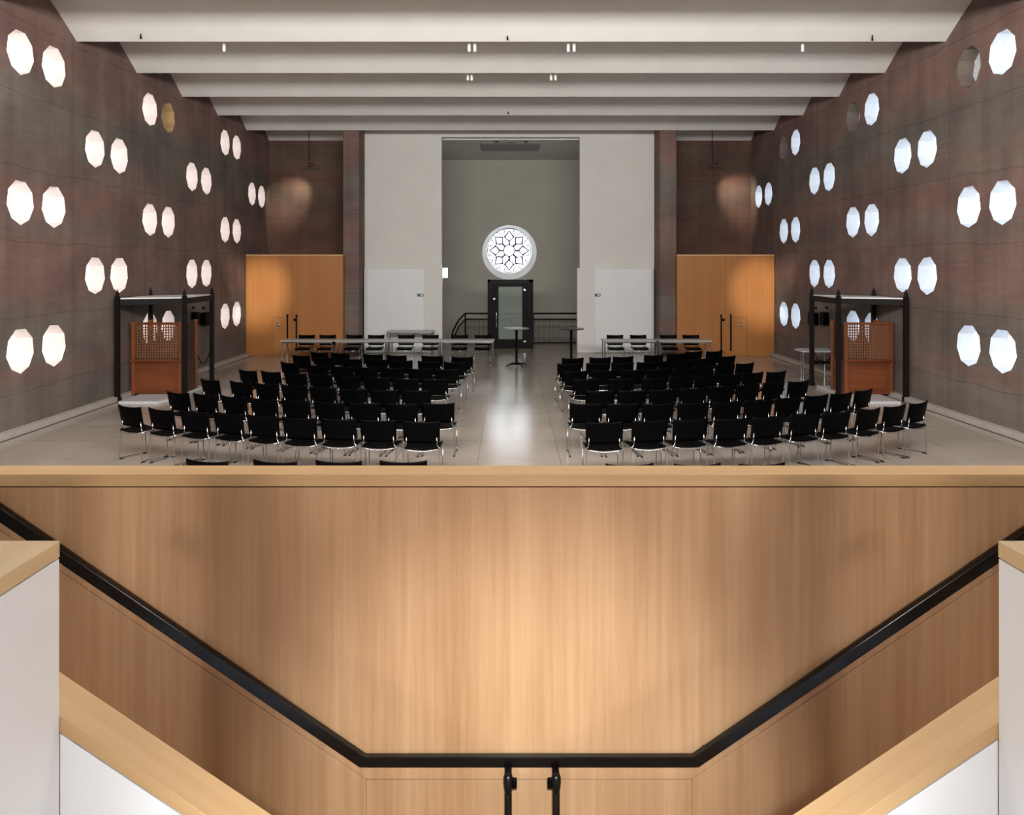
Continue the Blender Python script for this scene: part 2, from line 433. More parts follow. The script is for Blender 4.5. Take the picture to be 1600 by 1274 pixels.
# white end walls either side of the entrance recess
XL0, XL1 = PX(563, 26.0), PX(690, YW); XR0, XR1 = PX(906, YW), PX(1030, 26.0)
for nm, x0, x1 in (('wall_end_left', XL0, XL1), ('wall_end_right', XR0, XR1)):
    bm = NB(); box(bm, x0, x1, YW, YW+.35, 0, ZC+.4); struct(nm, bm, 'white_plaster', 'tall white plaster wall panel beside the entrance recess', 'wall')
bm = NB(); box(bm, XL1, XR0, YW, YW+.35, ZC-.02, ZC+.5); struct('trim_lintel', bm, 'white_plaster', 'white lintel over the entrance recess', 'trim')
# recess
rx0, rx1 = -2.75, 2.9
bm = NB(); box(bm, rx0, rx1, YW+.34, YR+.3, ZC-.06, ZC+.2); struct('ceiling_recess', bm, 'ceiling_plaster', 'flat white ceiling of the entrance recess', 'ceiling')
for nm, x0, x1 in (('wall_recess_left', rx0-.2, rx0), ('wall_recess_right', rx1, rx1+.2)):
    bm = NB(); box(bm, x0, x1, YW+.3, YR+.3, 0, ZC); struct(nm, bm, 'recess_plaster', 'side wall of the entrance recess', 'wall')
# recess back wall with round opening
RC = (PX(796, YR), PZ(394.5, YR)); RR = 42.5*YR/F
circ = lambda r, n, cx=RC[0], cz=RC[1]: [(cx+r*math.cos(2*math.pi*k/n), cz+r*math.sin(2*math.pi*k/n)) for k in range(n)]
bm = NB()
outer = [(rx0-.2, -.2), (rx1+.2, -.2), (rx1+.2, ZC), (rx0-.2, ZC)]
polys = [[Vector((p[0], p[1], 0)) for p in outer], [Vector((p[0], p[1], 0)) for p in reversed(circ(RR, 64))]]
flat = [p for pl in polys for p in pl]; tris = tessellate_polygon(polys)
for yy in (YR, YR+.4):
    vs = [bm.verts.new((p.x, yy, p.y)) for p in flat]
    for t in tris: bm.faces.new([vs[i] for i in t])
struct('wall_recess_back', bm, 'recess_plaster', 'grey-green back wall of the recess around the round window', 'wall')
# rose window
bm = NB(); r0 = circ(RR+.002, 64); RI = 33*YR/F*1.06
rcx, rcz = RC[0]-.01, RC[1]+.08
r1 = circ(RI, 64, rcx, rcz)
a = [bm.verts.new((x, YR-.004, z)) for x, z in r0]; b = [bm.verts.new((x, YR+.38, z)) for x, z in r1]
for k in range(64): bm.faces.new((a[k], a[(k+1) % 64], b[(k+1) % 64], b[k]))
plain('rose_reveal', (.80, .80, .77), .7, var=.02)
rose = struct('window_rose', bm, 'rose_reveal', 'round rose window over the black door, with eight lozenges in leading', 'window', smooth=True)
bm = NB(); bm2pts = circ(RI*1.01, 64, rcx, rcz)
a = [bm.verts.new((x, YR+.36, z)) for x, z in bm2pts]; b = [bm.verts.new((x, YR+.38, z)) for x, z in bm2pts]
bm.faces.new(a); bm.faces.new(list(reversed(b)))
for k in range(64): bm.faces.new((a[k], a[(k+1) % 64], b[(k+1) % 64], b[k]))
finish('rose_glass', bm, 'rose_glass', parent=rose)
bm = NB(); pts = circ(RI*.25, 32, rcx, rcz)
a = [bm.verts.new((x, YR+.350, z)) for x, z in pts]; b = [bm.verts.new((x, YR+.358, z)) for x, z in pts]
bm.faces.new(a); bm.faces.new(list(reversed(b)))
for k in range(32): bm.faces.new((a[k], a[(k+1) % 32], b[(k+1) % 32], b[k]))
finish('centre_pane', bm, 'rose_centre', parent=rose)
bm = NB(); yy = YR+.345
def rp(r, a): return (rcx+r*RI*math.sin(a), yy, rcz+r*RI*math.cos(a))
tube(bm, [rp(.985, 2*math.pi*k/48) for k in range(48)], .02, 5, True)
tube(bm, [rp(.26, 2*math.pi*k/32) for k in range(32)], .022, 5, True)
for k in range(8):
    a0 = k*math.pi/4
    tube(bm, [rp(.27, a0), rp(.42, a0)], .045, 5)
    tube(bm, [rp(.42, a0), rp(.64, a0-.32), rp(.88, a0), rp(.64, a0+.32)], .05, 5, True)
    for s in (-1, 1):
        tube(bm, [rp(.66, a0+s*.33), rp(.76, a0+s*.36), rp(.80, a0+s*.28), rp(.90, a0+s*.22), rp(.98, a0+s*.19)], .02, 4)
    tube(bm, [rp(.90, a0+math.pi/8-.14), rp(.80, a0+math.pi/8), rp(.90, a0+math.pi/8+.14)], .015, 4)
    tube(bm, [rp(.88, a0), rp(.98, a0)], .015, 4)
finish('leading', bm, 'blue_lead', parent=rose)

# hall wall on the entrance side, around the gallery opening
OX = 3.2; OZ = 5.3
bm = NB()
box(bm, LX-.3, -OX, 3.05, 3.30, 0, 8.1); box(bm, OX, RX+.3, 3.05, 3.30, 0, 8.1); box(bm, -OX, OX, 3.05, 3.30, OZ, 8.1)
struct('wall_near', bm, 'red_stone', 'hall wall around the gallery opening', 'wall')
# foyer shell, out of view, coloured dark to hold back fill light
bm = NB(); box(bm, -OX-.2, -OX, -3.6, 3.05, -.2, OZ); struct('wall_foyer_left', bm, 'foyer_dark', 'unseen foyer side wall, darkened to cut fill', 'wall')
bm = NB(); box(bm, OX, OX+.2, -3.6, 3.05, -.2, OZ); struct('wall_foyer_right', bm, 'foyer_dark', 'unseen foyer side wall, darkened to cut fill', 'wall')
bm = NB(); box(bm, -OX-.2, OX+.2, -3.8, -3.6, -.2, OZ+.2); struct('wall_foyer_back', bm, 'foyer_dark', 'unseen foyer back wall, darkened to cut fill', 'wall')
bm = NB(); box(bm, -OX-.2, OX+.2, -3.6, 3.05, OZ, OZ+.2); struct('ceiling_foyer', bm, 'foyer_dark', 'unseen foyer ceiling, darkened to cut fill', 'ceiling')
bm = NB(); box(bm, -OX, OX, -3.6, 1.70, 1.0, 1.2); struct('floor_gallery', bm, 'stone_floor', 'gallery floor', 'floor')

# ------------------------------------------------------------------ wooden partition in front
YP = 3.0; ZT = PZ(741, YP)
zr0, zr1 = PZ(1178, YP), PZ(1196, YP)            # handrail level part
xl, xr = PX(573, YP), PX(1080, YP); SL = .682
def zrail(x, base):    # height of a line parallel to the rail
    if x < xl: return base+(xl-x)*SL
    if x > xr: return base+(x-xr)*SL
    return base
bm = NB(); box(bm, -OX, OX, YP, YP+.10, 0, PZ(762, YP)); struct('wall_front', bm, 'oak', 'tall oak-veneered partition wall facing the stairs', 'wall')
bm = NB(); box(bm, -OX, OX, YP-.004, YP+.13, PZ(760, YP), ZT)
trim(bm, 'oak_cap', 'oak cap board along the top of the wooden partition', bevel=.002)
def strip(bm, x0, x1, off_top, off_bot, y0, y1):
    """band following the rail between two vertical offsets (metres below rail top)"""
    xs = sorted(set([x0, x1]+[x for x in (xl, xr) if x0 < x < x1]))
    up = [(x, zrail(x, zr0)-off_top) for x in xs]; dn = [(x, zrail(x, zr0)-off_bot) for x in reversed(xs)]
    prism_y(bm, up+dn, y0, y1)
pxm = YP/F
rail = NB(); rz = PZ(1177, YP)
ztop = 2.8-759*2.988/F
dz = zr0-ztop; e0, e1 = -OX+.02, OX-.02
prism_y(rail, [(e0, zrail(e0, ztop)), (xl, ztop), (xr, ztop), (e1, zrail(e1, ztop)), (e1, zrail(e1, ztop)-.055), (xr+.020, ztop-.038), (xl-.020, ztop-.038), (e0, zrail(e0, ztop)-.055)], YP-.038, YP-.012)
ro = finish('handrail', rail, 'black_lacquer', bevel=.002)
tag(ro, 'black flat handrail running down, level and up again across the oak partition', 'handrail')
for x in (xl-.9, xl-.05, PX(795, YP), PX(868, YP), xr+.05, xr+.9):
    z = zrail(x, zr0)-(zr0-ztop)-.018; bk = NB(); box(bk, x-.008, x+.008, YP-.014, YP, z-.008, z+.006)
    finish('rail_bracket', bk, 'black_metal', parent=ro)
bm = NB(); strip(bm, -OX+.02, OX-.02, 19*pxm, 37*pxm, YP-.012, YP)
trim(bm, 'oak', 'oak edging strip just below the black handrail', bevel=.001)
# lower panels: sloping side parts and the centre with the doors
for nm, x0, x1 in (('left', -OX+.02, xl-.001), ('right', xr+.001, OX-.02)):
    pts = [(x0, zrail(x0, zr0)-38.5*pxm), (x1, zrail(x1, zr0)-38.5*pxm), (x1, 0), (x0, 0)]
    bm = NB(); prism_y(bm, pts, YP-.010, YP); trim(bm, 'oak', nm+' lower oak panel beside the stair flight', bevel=.001)
bm = NB(); box(bm, xl, xr, YP-.010, YP, 0, zr0-38.5*pxm)
d1 = struct('door_1', bm, 'oak', 'oak double door under the level part of the handrail', 'door', bevel=.001)
def bar_handle(parent, x, z0, z1, side, r, Y, off, name='door_handle', mount=True):
    b = NB()
    tube(b, rounded([(x, Y, z1-r), (x, Y-off, z1-r), (x, Y-off, z0+r), (x, Y, z0+r)], off*.5, 5), r*.88, 12)
    h = finish(name, b, 'handle_black', parent=parent, smooth=True)
    b = NB(); lathe(b, [(.001, z1+.002), (r*.8, z1-.003), (r*1.12, z1-.014), (r*1.15, z1-.034), (r*.98, z1-.055), (r*.86, z1-.07)], x, Y-off, 16)
    finish('handle_cap', b, 'handle_black', parent=h, smooth=True)
    if mount:
        b = NB(); box(b, x+side*r*.6, x+side*r*2.0, Y-off-r*.5, Y-off+r*.5, z1-.052, z1-.018)
        finish('handle_lug', b, 'black_metal', parent=h, bevel=.003)
    return h
YH = YP-.01
bar_handle(d1, PX(794, 2.93), .10, PZ(1209, 2.93), 1, .0160, YH, .06)
bar_handle(d1, PX(869, 2.93), .10, PZ(1209, 2.93), -1, .0160, YH, .06)

# gallery parapets: white walls with oak caps
YS = 1.76; XA, XB = PX(93, YS), PX(1560, YS)
zcap = PZ(845, YS); tcap = 28*YS/F
for sgn, X, nm in ((-1, XA, 'left'), (1, XB, 'right')):
    bm = NB(); x0, x1 = sorted((X, X+sgn*.22))
    box(bm, x0, x1, -3.0, YS-.002, 1.2, zcap-tcap); struct('wall_gallery_'+nm, bm, 'foyer_white', 'white gallery parapet at the '+nm+' edge of the view', 'wall')
    bm = NB(); box(bm, x0-.001, x1+.001, -3.0, YS, zcap-tcap+.003, zcap)
    trim(bm, 'oak_cap_y', 'oak cap on the '+nm+' white gallery parapet', bevel=.0015)
    # sloping parapet in front of the stair
    zn = PZ(1120, YS) if sgn < 0 else PZ(1130, YS)
    YF = YS*702/660.; run = 1.5; th = 25*YS/F; xm = .04
    xe = XA+.74 if sgn < 0 else XB-.74   # where the slope ends
    xs = X+sgn*.0
    zf = lambda x: zn-abs(x-X)*.675
    bm = NB(); pts = [(xs, zf(xs)-th-.004), (xe, zf(xe)-th-.004), (xm, zf(xe)-th-.004), (xm, 0), (xs, 0)]
    prism_y(bm, pts, YS+.002, YF-.004); struct('wall_stair_'+nm, bm, 'foyer_white', 'white wall under the '+nm+' sloping stair parapet cap', 'wall')
    ang = math.atan(.675)*(1 if sgn < 0 else -1)     # cap modelled along its own length
    bm = NB(); xt = X+sgn*.30
    out = [(xt, zf(X)+.30*.675), (xe, zf(xe)), (xe, zf(xe)-th), (xt, zf(X)+.30*.675-th)]
    loc = [((x-X)*math.cos(ang)-(z-zf(X))*math.sin(ang), (x-X)*math.sin(ang)+(z-zf(X))*math.cos(ang)) for x, z in out]
    prism_y(bm, loc, .001, YF-YS)
    o = trim(bm, 'oak_cap', 'sloping oak cap of the '+nm+' stair parapet', bevel=.0015)
    o.location = (X, YS, zf(X)); o.rotation_euler = (0, ang, 0)
    # stair flight behind it
    bm = NB(); nst = 7; h = 1.2/nst
    xb = xl if sgn < 0 else xr
    for k in range(nst):
        a = xb+sgn*k*.25; b_ = xb+sgn*nst*.25+sgn*.6
        x0, x1 = sorted((a, b_)); box(bm, x0, x1, YF, YP-.012, k*h, (k+1)*h)
    struct('floor_stair_'+nm, bm, 'oak_cap', nm+' flight of oak steps behind the parapet', 'stairs')

# ------------------------------------------------------------------ end of the hall: wooden door boxes
door_n = [1]
for nm, x0p, x1p, xc, hx, keyx, flap in (('left', 384, 536, 457, (450, 464), 435, (426, 449)), ('right', 1058, 1210, 1133.5, (1126, 1141), 1156, (1143, 1168))):
    x0, x1 = PX(x0p, YD), PX(x1p, YD); zt = PZ(400, YD)
    bm = NB(); box(bm, x0, x1, YD+.02, YB-.01, 0, zt-.002)
    struct('wall_vestibule_'+nm, bm, 'hall_door_wood', nm+' orange-brown wooden vestibule against the end wall', 'wall')
    bm = NB(); box(bm, x0, x1, YD, YB-.01, zt, zt+.045)
    trim(bm, 'oak_cap', 'pale top edge of the '+nm+' wooden vestibule')
    door_n[0] += 1
    xm = PX(xc, YD)
    bm = NB(); box(bm, x0+.01, xm-.004, YD, YD+.02, .01, zt-.01); box(bm, xm+.004, x1-.01, YD, YD+.02, .01, zt-.01)
    d = struct('door_%d' % door_n[0], bm, 'hall_door_wood', nm+' pair of tall orange-brown wooden doors', 'door')
    for i, hxp in enumerate(hx):
        b = NB(); X = PX(hxp, YD); z0, z1 = PZ(549, YD), PZ(491, YD)
        tube(b, rounded([(X, YD, z1-.03), (X, YD-.07, z1-.03), (X, YD-.07, z0+.03), (X, YD, z0+.03)], .03), .022, 8)
        lathe(b, [(.03, z1-.06), (.034, z1-.03), (.001, z1)], X, YD-.07, 10)
        finish('door_handle', b, 'black_metal', parent=d, smooth=True)
    b = NB(); X = PX(keyx, YD); zk = PZ(508, YD); box(b, X-.045, X+.045, YD-.012, YD, zk-.07, zk+.07)
    kp = finish('lock_plate', b, 'brass', parent=d, bevel=.004)
    b = NB(); tube(b, [(X+.02, YD-.012, zk+.02), (X+.02, YD-.06, zk+.02), (X-.03, YD-.06, zk+.02)], .012, 8)
    finish('lever', b, 'chrome', parent=kp, smooth=True)
    b = NB(); X = PX(461 if nm == 'left' else 1130, YD); zk = PZ(500, YD); tube(b, [(X, YD-.03, zk), (X, YD, zk)], .045, 12)
    finish('door_closer', b, 'black_metal', parent=d)
    b = NB(); fx0, fx1 = PX(flap[0], YD), PX(flap[1], YD); fz = PZ(496, YD)
    for q in ((fx0, fx0+.008, .02, fz), (fx1-.008, fx1, .02, fz), (fx0, fx1, fz-.008, fz)): box(b, q[0], q[1], YD-.0015, YD+.001, q[2], q[3])
    finish('flap_outline', b, 'walnut_dark', parent=d)

# lower white boxes with flush doors and little signs
YX = 26.2
for nm, bx0, bx1, dx0, dx1, sx in (('left', 569, 691, 574, 663, (652, 662)), ('right', 902, 1021, 929, 1018, (929, 938))):
    x0, x1 = PX(bx0, YX), PX(bx1, YX)
    bm = NB(); box(bm, x0, x1, YX, YW, 0, PZ(419, YX)); struct('wall_lower_'+nm, bm, 'white_plaster', nm+' low white projecting wall beside the recess', 'wall', bevel=.01)
    door_n[0] += 1
    bm = NB(); box(bm, PX(dx0, YX), PX(dx1, YX), YX-.05, YX, .02, PZ(420, YX))
    d = struct('door_%d' % door_n[0], bm, 'white_panel', nm+' smooth white flush door in the low wall', 'door', bevel=.004)
    bm = NB(); box(bm, PX(sx[0], YX), PX(sx[1], YX), YX-.062, YX-.05, PZ(463.5, YX), PZ(459, YX))
    s_ = finish('door_sign', bm, 'teal_sign', parent=d); s_['label'] = 'small dark teal sign'
    bm = NB(); c = (sx[0]+sx[1])/2+(2.2 if nm == 'left' else 1.5); box(bm, PX(c-1.2, YX), PX(c+1.2, YX), YX-.066, YX-.062, PZ(462.4, YX), PZ(460, YX))
    finish('sign_symbol', bm, 'white_metal', parent=s_)

# exit sign on the left jamb
bm = NB(); box(bm, PX(689, YW), PX(699.5, YW), YW-.03, YW+.03, PZ(434, YW), PZ(419, YW))
xs_ = finish('exit_sign', bm, 'exit_light', bevel=.005); tag(xs_, 'small glowing white-green exit sign on the left jamb of the recess', 'exit sign')
bm = NB(); box(bm, PX(687, YW), PX(690, YW), YW-.04, YW+.01, PZ(423, YW), PZ(417, YW)); finish('sign_bracket', bm, 'white_metal', parent=xs_)

# recess ceiling fittings
zr = ZC-.06
g = empty('air_grille', (PX(797, 28.3), 28.3, zr)); tag(g, 'large flat grey air grille in the recess ceiling', 'vent')
bm = NB(); box(bm, -1.05, 1.05, -.9, .9, -.02, 0); box(bm, -1.0, 1.0, -.85, .85, -.024, -.018); finish('frame', bm, 'grille_grey', parent=g)
bm = NB()
for k in range(12): y = -.8+k*.145; box(bm, -.98, .98, y, y+.02, -.04, -.02)
finish('slat', bm, 'grille_grey', parent=g)
for px, side in ((776, 'left'), (822, 'right')):
    t = empty('recessed_spotlight', (PX(px, 27.0), 27.0, zr)); tag(t, 'small dark ceiling spotlight, '+side+' of the two before the grille', 'spotlight', 'recess ceiling spotlights')
    b = NB(); lathe(b, [(.09, 0), (.09, -.03), (.075, -.03)], 0, 0, 16); finish('rim', b, 'grille_grey', parent=t)
    b = NB(); lathe(b, [(.072, -.012), (.06, -.05), (.03, -.06)], 0, 0, 16); finish('lamp', b, 'black_metal', parent=t)
b = NB(); box(b, PX(792, 27), PX(805, 27), 26.95, 27.1, zr-.04, zr); tag(finish('smoke_detector', b, 'grille_grey', bevel=.01), 'pale oblong detector between the two recess ceiling spotlights', 'detector')

# black glazed door in its frame
YG = 27.6
dr = empty('glazed_door', (PX(797.5, YG), YG, 0)); tag(dr, 'black framed glazed door under the round window', 'door')
hw = 35.5*YG/F; ht = PZ(437, YG)
bm = NB(); fw = 12/F*YG
box(bm, -hw, -hw+.09, -.12, .06, 0, ht); box(bm, hw-.14, hw, -.12, .06, 0, ht); box(bm, -hw, hw, -.12, .06, ht-.09, ht)
finish('frame', bm, 'black_metal', parent=dr)
gx0, gx1 = PX(779, YG)-dr.location.x, PX(816, YG)-dr.location.x; gz0, gz1 = PZ(530, YG), PZ(448, YG)
bm = NB(); box(bm, -hw+.095, gx0, -.10, -.02, .01, ht-.095); box(bm, gx1, hw-.145, -.10, -.02, .01, ht-.095)
box(bm, gx0, gx1, -.10, -.02, gz1, ht-.095); box(bm, gx0, gx1, -.10, -.02, .01, gz0)
lf = finish('door_leaf', bm, 'black_metal', parent=dr)
bm = NB(); box(bm, gx0, gx1, -.07, -.05, gz0, gz1); finish('glass', bm, 'door_glass', parent=lf)
bm = NB(); tube(bm, rounded([(gx0-.07, -.10, 1.25), (gx0-.07, -.17, 1.25), (gx0-.07, -.17, .75), (gx0-.07, -.10, .75)], .02), .016, 8); finish('door_handle', bm, 'chrome', parent=lf, smooth=True)
bm = NB()
for zz, xx in ((PZ(453, YG), gx1+.08), (PZ(533, YG), gx1+.08), (PZ(467, YG), gx0-.15)): box(bm, xx-.035, xx+.035, -.135, -.12, zz-.03, zz+.03)
finish('hinge', bm, 'chrome', parent=dr)

# railing in the recess
YQ = 29.4
rl = empty('railing', (0, YQ, 0)); tag(rl, 'black steel stair railing behind the glazed door', 'railing')
x0, x1, x2 = PX(706, YQ), PX(727, YQ), rx1
zt1, zt2, zb = PZ(490, YQ), PZ(499, YQ), .03
b = NB(); tube(b, [(x0, 0, PZ(524, YQ)), (PX(709, YQ), 0, PZ(515, YQ)), (PX(717, YQ), 0, PZ(500, YQ)), (x1, 0, zt1), (x2, 0, zt1)], .03, 8); finish('top_rail', b, 'black_metal', parent=rl)
b = NB(); tube(b, [(x0+.05, 0, PZ(530, YQ)), (PX(717, YQ), 0, PZ(510, YQ)), (x1, 0, zt2), (x2, 0, zt2)], .025, 8); finish('middle_rail', b, 'black_metal', parent=rl)
b = NB(); tube(b, [(x0, 0, zb), (x2, 0, zb)], .025, 8); finish('bottom_rail', b, 'black_metal', parent=rl)
for x in (x0, x1, PX(833, YQ), x2-.05):
    b = NB(); tube(b, [(x, 0, 0), (x, 0, zt1 if x > x0+.1 else PZ(524, YQ))], .026, 8); finish('post', b, 'black_metal', parent=rl)
b = NB(); k = x0+.08
while k < x2:
    zt = zt2 if k > x1 else PZ(528, YQ)+(zt2-PZ(528, YQ))*(k-x0)/(x1-x0)
    tube(b, [(k, 0, zb), (k, 0, zt)], .006, 4); k += .045
o = finish('baluster', b, 'iron_dark', parent=rl); o['kind'] = 'stuff'

# ------------------------------------------------------------------ ceiling fittings
def tube_lamp(px, y0, y1, Y, lab, tilt=.0):
    t = empty('tube_spotlight', (PX(px, Y), Y, PZ(y1, Y))); tag(t, lab, 'spotlight', 'white ceiling spotlights')
    h = (y1-y0)*Y/F
    b = NB(); lathe(b, [(.025, 0), (.03, .01), (.03, h*.75), (.02, h*.78)], 0, 0, 12); finish('housing', b, 'white_metal', parent=t, smooth=False)
    b = NB(); tube(b, [(0, 0, h*.7), (0, 0, ZC+.34-t.location.z if False else h+.28)], .008, 6); finish('stem', b, 'white_metal', parent=t)
Y1, Y2 = 15.75, 18.3
for px, lab in ((733, 'white ceiling spotlight under first vault, left of the left pair'), (742, 'white ceiling spotlight under first vault, right of the left pair'), (888, 'white ceiling spotlight under first vault, left of the right pair'),
                (897, 'white ceiling spotlight under first vault, right of the right pair'), (350, 'single white ceiling spotlight under the first vault, far left'), (1254, 'single white ceiling spotlight under the first vault, far right')):
    tube_lamp(px, 64, 81, Y1, lab)
for px, lab in ((731, 'white ceiling spotlight under second vault, left of the left pair'), (737, 'white ceiling spotlight under second vault, right of the left pair'),
                (861, 'white ceiling spotlight under second vault, left of the right pair'), (868, 'white ceiling spotlight under second vault, right of the right pair')):
    tube_lamp(px, 113, 126, Y2, lab)
for px, tx in ((350, 404), (1254, 1190)):      # these two light the wooden doors
    spot('tube_lamp_light', (PX(px, Y1), Y1-.02, PZ(81, Y1)-.05), (PX(tx, YD), YD, PZ(458, YD)), 5200, (1, .94, .84), 13, 1, .04)
for px, py, Y, lab in ((793, 62, 15.25, 'tiny dark ceiling sensor at the middle of the first vault edge'), (220, 60, 15.2, 'tiny dark ceiling sensor at the left of the first vault edge'),
                  (1363, 63, 15.2, 'tiny dark ceiling sensor at the right of the first vault edge'), (794, 178, 22.7, 'tiny dark ceiling sensor at the middle of a far vault')):
    b = NB(); z = PZ(py, Y); lathe(b, [(.012, z-.01), (.02, z), (.008, z+.10)], PX(px, Y), Y, 10); tag(finish('ceiling_sensor', b, 'iron_dark'), lab, 'sensor', 'ceiling sensors')
for px, side in ((483, 'left'), (1113, 'right')):
    Y = 26.6; t = empty('pendant_spotlight', (PX(px, Y), Y, PZ(258, Y))); tag(t, 'dark pendant spotlight on a thin rod above the '+side+' wooden doors', 'spotlight', 'pendant spotlights over the doors')
    top = 7.79-t.location.z
    b = NB(); tube(b, [(0, 0, 0), (0, 0, top)], .012, 6); finish('rod', b, 'iron_dark', parent=t)
    wx = PX(455 if side == 'left' else 1160, YB)
    spot('pendant_lamp_light', (PX(px, Y), Y, PZ(262, Y)-.03), (wx, YB, PZ(310, YB)), 260, (1, .86, .70), 58, 1, .05)
    b = NB(); tube(b, [(-.03, 0, -.06), (.05, 0, 0), (.16, 0, .04)], [.03, .06, .045], 10); finish('lamp_head', b, 'dark_red', parent=t, smooth=True)

# ------------------------------------------------------------------ furniture
def make_chair():
    t = empty('stacking_chair', (0, 0, 0))
    # local frame: the sitter looks to +Y, backrest at -Y
    def sheet(us, vs, fn, th, dirn):
        bm = NB(); g = [[bm.verts.new(fn(u, v)) for u in us] for v in vs]
        for i in range(len(vs)-1):
            for j in range(len(us)-1): bm.faces.new((g[i][j], g[i][j+1], g[i+1][j+1], g[i+1][j]))
        bmesh.ops.recalc_face_normals(bm, faces=bm.faces)
        return bm
    U = [-1, -.82, -.5, -.2, 0, .2, .5, .82, 1]
    V = [0, .15, .4, .7, .9, 1]
    def back(u, v):
        w = .236+.010*v-.02*(1 if v == 0 or v == 1 else 0)*0
        z = .50+.295*v
        if v == 1: z += .012*u*u*u*u-.012*(1-u*u)*.8
        if abs(u) == 1 and v in (0,): z += .03
        return (u*w, -.205-.06*v-.035*math.cos(u*1.35)+.02, z)
    bm = sheet(U, V, back, .012, 1)
    o = finish('backrest', bm, 'black_plastic', parent=t, smooth=True)
    s = o.modifiers.new('solid', 'SOLIDIFY'); s.thickness = .014
    W = [0, .12, .35, .65, .88, 1]
    def seat(u, v):
        y = -.23+.455*v
        z = .445-.028*(1-u*u)*(1-abs(v-.35)) + (.02 if v == 0 and False else 0)
        if v == 1: z -= .03
        if v == 0: z += .012
        w = .228-.012*(v == 1)-.006*(v == 0)
        return (u*w, y-(.02 if v == 0 else 0)*(1-u*u), z)
    bm = sheet(U, W, seat, .014, 1)
    o = finish('seat', bm, 'black_plastic', parent=t, smooth=True)
    s = o.modifiers.new('solid', 'SOLIDIFY'); s.thickness = .02
    # chrome rim following the rear and sides of the seat
    pts = [(-.238, .18, .44), (-.248, 0, .442), (-.246, -.16, .440)]
    pts += [(x, -.252-.012*(1-(x/.22)**2), .434-.030*(1-(x/.22)**2)) for x in (-.20, -.15, -.08, 0, .08, .15, .20)]
    pts += [(.246, -.16, .440), (.248, 0, .442), (.238, .18, .44)]
    b = NB(); tube(b, pts, .0075, 6); finish('seat_rim', b, 'chrome', parent=t, smooth=True)
    for sx in (-1, 1):
        x = sx*.236
        b = NB()
        tube(b, rounded([(x, .19, .43), (x, .215, .02), (x, -.23, .02), (x, -.215, .43), (x*.86, -.205, .47), (x*.84, -.212, .58)], .035, 4), .0075, 6)
        lg = finish('sled_leg', b, 'chrome', parent=t, smooth=True)
        for y in (.19, -.205):
            b = NB(); box(b, x-.012, x+.012, y-.03, y+.03, 0, .014); finish('glide', b, 'black_rubber', parent=lg)
    b = NB(); tube(b, [(-.236, .14, .36), (.236, .14, .36)], .007, 6); finish('stretcher', b, 'chrome', parent=t, smooth=True)
    return t
chair0 = make_chair(); first = [True]
def place(X, Y, ang, label, group):
    c = chair0 if first[0] else copy_tree(chair0); first[0] = False
    c.location = (X, Y, 0); c.rotation_euler = (0, 0, ang)
    tag(c, label, 'chair', group)
ordn = ['first', 'second', 'third', 'fourth', 'fifth', 'sixth', 'seventh', 'eighth', 'ninth', 'tenth']
rows = {
 'left': [
  [(630, 722), (528.5, 722), (429, 722), (322, 721)],
  [(658, 659), (590, 657), (528, 655), (467, 653.5), (409, 650), (355, 646.5), (302, 643.5), (250, 640), (201, 635.5)],
  [(684, 630.5), (627, 631), (569, 630), (513.5, 629), (461, 626), (411, 623.5), (364, 620), (319, 616.5), (277, 614)],
  [(650, 610), (601, 609.5), (551.5, 608), (504, 606), (459, 602.5), (416, 600), (375, 597), (327, 594)],
  [(679, 592.5), (633.5, 592), (588, 590), (543, 588), (500.5, 586), (461, 583.5), (422, 581), (386, 579)],
  [(698, 577), (656, 576.5), (612, 575), (571.5, 574), (533, 573), (495, 571), (452, 567)],
  [(711, 566), (670, 565), (627, 563.5), (588, 562), (549, 561), (507, 558.5), (470, 556)],
  [(722, 558), (675, 556.5), (619, 555.5), (582, 554), (531, 552), (498, 551)]],
 'right': [
  [(984, 726.5), (1090, 726.5), (1192, 726)],
  [(945, 660), (1016, 657.5), (1080, 655.5), (1144, 654.5), (1201.5, 652), (1260, 647.5), (1308, 644.5), (1359, 640), (1400, 634.6), (1437, 629.6)],
  [(916, 631), (973, 631), (1029, 631), (1084, 630), (1137, 628), (1186, 625.5), (1233, 621.5), (1278, 618), (1315, 615), (1351, 610)],
  [(938, 611), (988, 610.5), (1037, 609), (1084, 607), (1128, 604), (1170, 601.6), (1210, 598), (1249, 596)],
  [(916, 592.5), (971, 592), (1023, 591), (1066, 589), (1104.5, 587), (1143, 585), (1178, 582.5), (1213.5, 581)],
  [(898, 580), (945, 579), (989, 578), (1029, 577), (1067, 576), (1101, 573), (1134, 570.5), (1165, 568)],
  [(889, 568.6), (934, 568), (973, 567), (1012, 566), (1046, 564), (1077, 562), (1106, 560), (1137, 557)],
  [(895, 560), (938, 559), (974, 557.6), (1022, 555), (1057, 553), (1086, 549.5), (1116, 549)]]}
rnd = random.Random(11)
for side, rws in rows.items():
    for ri, row in enumerate(rws):
        pos = []
        for px, py in row:
            Y = (EYE-.795)*F/(py-VY); pos.append(Vector((PX(px, Y), Y)))
        for it in range(60):      # neighbours in a row never closer than a chair's width
            for i in range(len(pos)-1):
                d = pos[i+1]-pos[i]
                if d.length < .515: q = d.normalized()*(.515-d.length)*.5; pos[i] -= q; pos[i+1] += q
        for ci, (X, Y) in enumerate(pos):
            a = math.radians(30*max(0, abs(X)-1.0)/4.5+rnd.uniform(-2.5, 2.5))*(-1 if X < 0 else 1)
            cy = Y+.26   # backrest top sits .26 behind the centre
            place(X+(.26*math.sin(-a)), Y+.26*math.cos(a), a,
                  'black chair, %s block, %s row from the parapet, %s from the aisle' % (side, ordn[ri], ordn[ci]), 'black chairs of the %s block' % side)

